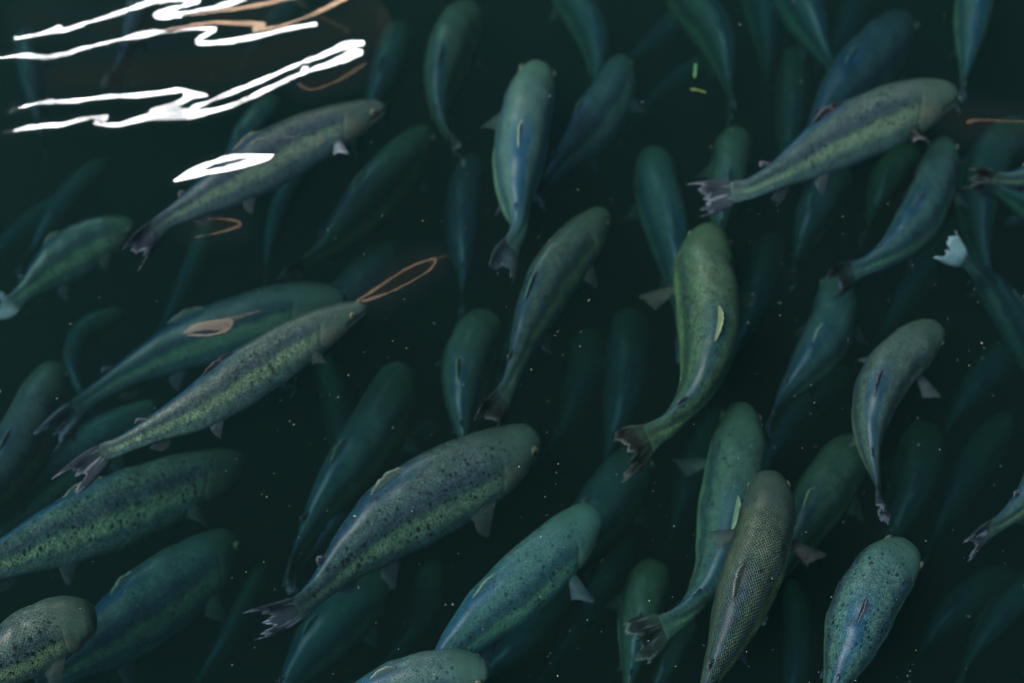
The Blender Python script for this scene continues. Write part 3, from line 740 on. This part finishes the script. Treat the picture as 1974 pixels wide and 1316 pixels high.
T("trout beyond the right edge with only its thin dark tail in frame", [(2230,250),(2150,280),(2070,305),(2000,330),(1950,345),(1862,340)], 90, .12, roll=10, tint=(.9,1,.9), tmat=F_DARK, dl=.5)
T("trout at the right edge below the thin dark tail, only a teal back showing", [(2120,450),(2060,430),(1990,400),(1930,370),(1880,350)], 80, .34, roll=0, tint=(.7,1.15,1.0), lod=2)
T("dim trout with a bright white tail fin near the right edge", [(2010,740),(1985,680),(1950,610),(1905,545),(1880,520),(1818,470)], 66, .62, dz=-.42, roll=0, tint=(.7,.9,1.0), ttw=60, tmat=F_WHITE, tsize=1.7, fins=True, dl=.3)
T("dim trout with a grey tail under the white streaks, top left", [(320,-90),(285,-20),(262,50),(240,110),(205,185)], 62, .24, roll=0, tint=(.7,.8,.9), tmat=F_PALE, ttw=30, lod=2)
T("faint trout under the lower white streaks at far left, only a pale tail edge clear", [(50,60),(60,140),(72,210),(90,310)], 52, .40, roll=0, tint=(.6,.75,.8), tmat=F_PALE, lod=2)
T("faint teal trout just above the side-showing trout's back", [(535,190),(490,250),(450,320),(415,400)], 66, .34, roll=0, tint=(.75,1.1,1.0), lod=2)
T("faint trout right of where the white streaks end", [(775,50),(755,130),(715,215),(680,290)], 80, .50, roll=0, tint=(.75,.95,.85), lod=2)
# --- deep silhouettes
random.seed(4)
deep = [(120,420,60,"above the olive trout at the left edge"),(330,560,50,"between the olive left-edge trout and the orange-lit one"),(560,430,45,"under the belly of the trout below the oval reflection"),
        (640,860,60,"left of the slender teal trout's back"),(420,1230,50,"right of the teal trout with the hanging pectoral fin"),(980,1240,70,"right of the trout head at the bottom edge"),
        (1080,770,80,"in the gap right of the slim dark trout's torn tail"),(1120,1190,60,"right of the bright teal trout with folded dorsal fin"),(1440,600,70,"right of the yellow-green trout's spread fin"),
        (1540,860,60,"below the blue-backed trout's tail"),(1760,560,60,"below the curved blue trout's belly"),(1900,760,70,"right of the grey-green bent trout"),
        (1860,950,70,"left of the split tail at the right edge"),(1850,1200,75,"right of the heavily spotted teal trout"),(1930,1220,65,"in the lower right corner"),
        (1500,1290,60,"between the scaly dark trout and the heavily spotted one"),(1240,60,60,"at the top edge right of the violet-sided trout's head"),(1450,60,70,"at the top edge right of the floating leaf scraps"),
        (1640,60,60,"at the top edge left of the blue-violet trout's head"),(1300,200,55,"left of the floating leaf scraps"),(760,1200,70,"below the big spotted trout's belly"),
        (560,60,60,"behind the top white streaks"),(40,480,60,"at the left edge above the pale cut-off tail"),(1330,950,60,"left of the green trout with the spread left fin"),(1050,620,60,"left of the slim dark trout's belly")]
for (x, y, wd, where) in deep:
    a = math.radians(random.uniform(38, 100)); ln = random.uniform(280, 370) / 2
    bend = random.uniform(-40, 40)
    pts = [(x + math.cos(a) * ln * q + bend * (1 - q * q) * math.sin(a), y - math.sin(a) * ln * q + bend * (1 - q * q) * math.cos(a)) for q in (1, .5, 0, -.5, -1)]
    T("deep faint trout " + where, pts, wd, random.uniform(.60, .86), roll=random.uniform(-10, 15), tint=(.85, 1.15, .95), lod=2, fins=False, pec=(.3, .3), group="deep trout of the shoal")

# ------------------------------------------------------------------ drifting leaf scraps and specks
def scrap(name, label, p0, p1, z, wd, col):
    A_, B_ = unproject(*p0, z), unproject(*p1, z); d = (B_ - A_); s = d.cross(UP).normalized(); org = (A_ + B_) / 2
    grid = []
    for i in range(9):
        q = i / 8; h = wd * (math.sin(math.pi * (0.08 + .84 * q)) ** .7) * (1 + .2 * math.sin(q * 9)); row = []
        for j in range(4):
            r = j / 3 * 2 - 1
            row.append(A_ + d * q + s * r * h + UP * (.002 * math.sin(q * 4) + .001 * r * r))
        grid.append(row)
    t = NT(name + "_tissue"); n = t.n("ShaderNodeTexNoise"); n.inputs["Scale"].default_value = 250
    tc = t.n("ShaderNodeTexCoord"); t.l(tc.outputs["Object"], n.inputs["Vector"])
    p = t.n("ShaderNodeBsdfPrincipled"); p.inputs["Roughness"].default_value = .5
    t.l(t.ramp(n.outputs[0], [(.3, tuple(c * .6 for c in col)), (.7, col)]), p.inputs["Base Color"]); t.l(p.outputs[0], t.out.inputs[0])
    o = sheet(name, grid, lambda a, b: (a, b, 0), lambda a, b: .0005, t.m, None, org, (1, 1, 1, 1)); o.location = org
    return o
tag(scrap("leaf_scrap", "thin upright scrap of green leaf afloat, upper of two, top right of centre", (1341, 122), (1339, 150), -.01, .0035, (.05, .20, .08)), None, None)
o = [x for x in sc.objects if x.name == "leaf_scrap"][0]; tag(o, "thin upright scrap of green leaf afloat, upper of the two", "leaf", "leaf scraps")
o = scrap("leaf_scrap", "", (1330, 173), (1363, 179), -.012, .003, (.10, .17, .04)); tag(o, "flat yellow-green leaf scrap lying level below the upright green one", "leaf", "leaf scraps")

def specks():
    rs = random.Random(11); V, F = [], []
    for _ in range(900):
        px, py = rs.uniform(-20, 2000), rs.uniform(-20, 1340)
        if rs.random() < .55: px = 1974 * (1 - rs.random() * .75); py = 1316 * (1 - rs.random() * .7)
        c = unproject(px, py, -rs.random() ** 1.5 * .35 - .004)
        r = rs.choice([.0003, .0003, .0004, .0005, .0006, .0007, .0010]) * rs.uniform(.7, 1.15)
        ax = Vector((rs.uniform(-1, 1), rs.uniform(-1, 1), rs.uniform(-.6, .6))).normalized(); st = rs.choice([1, 1, 1.3, 2.2, 3.2]) if r < .0009 else rs.choice([1, 1.5, 2.4])
        q = ax.to_track_quat('X', 'Z'); b = len(V)
        for d in ((1, 0, 0), (-1, 0, 0), (0, 1, 0), (0, -1, 0), (0, 0, 1), (0, 0, -1)):
            v_ = Vector(d) * r * rs.uniform(.6, 1.2); v_.x *= st
            V.append(c + q @ v_)
        for f_ in ((0, 2, 4), (2, 1, 4), (1, 3, 4), (3, 0, 4), (2, 0, 5), (1, 2, 5), (3, 1, 5), (0, 3, 5)):
            F.append(tuple(b + i for i in f_))
    o = mesh_obj("suspended_specks", V, F, plain("speck_matter", (.66, .68, .60), .6), smooth=False)
    tag(o, "tiny pale specks drifting in the water over the fish", "debris", kind="stuff")
specks()
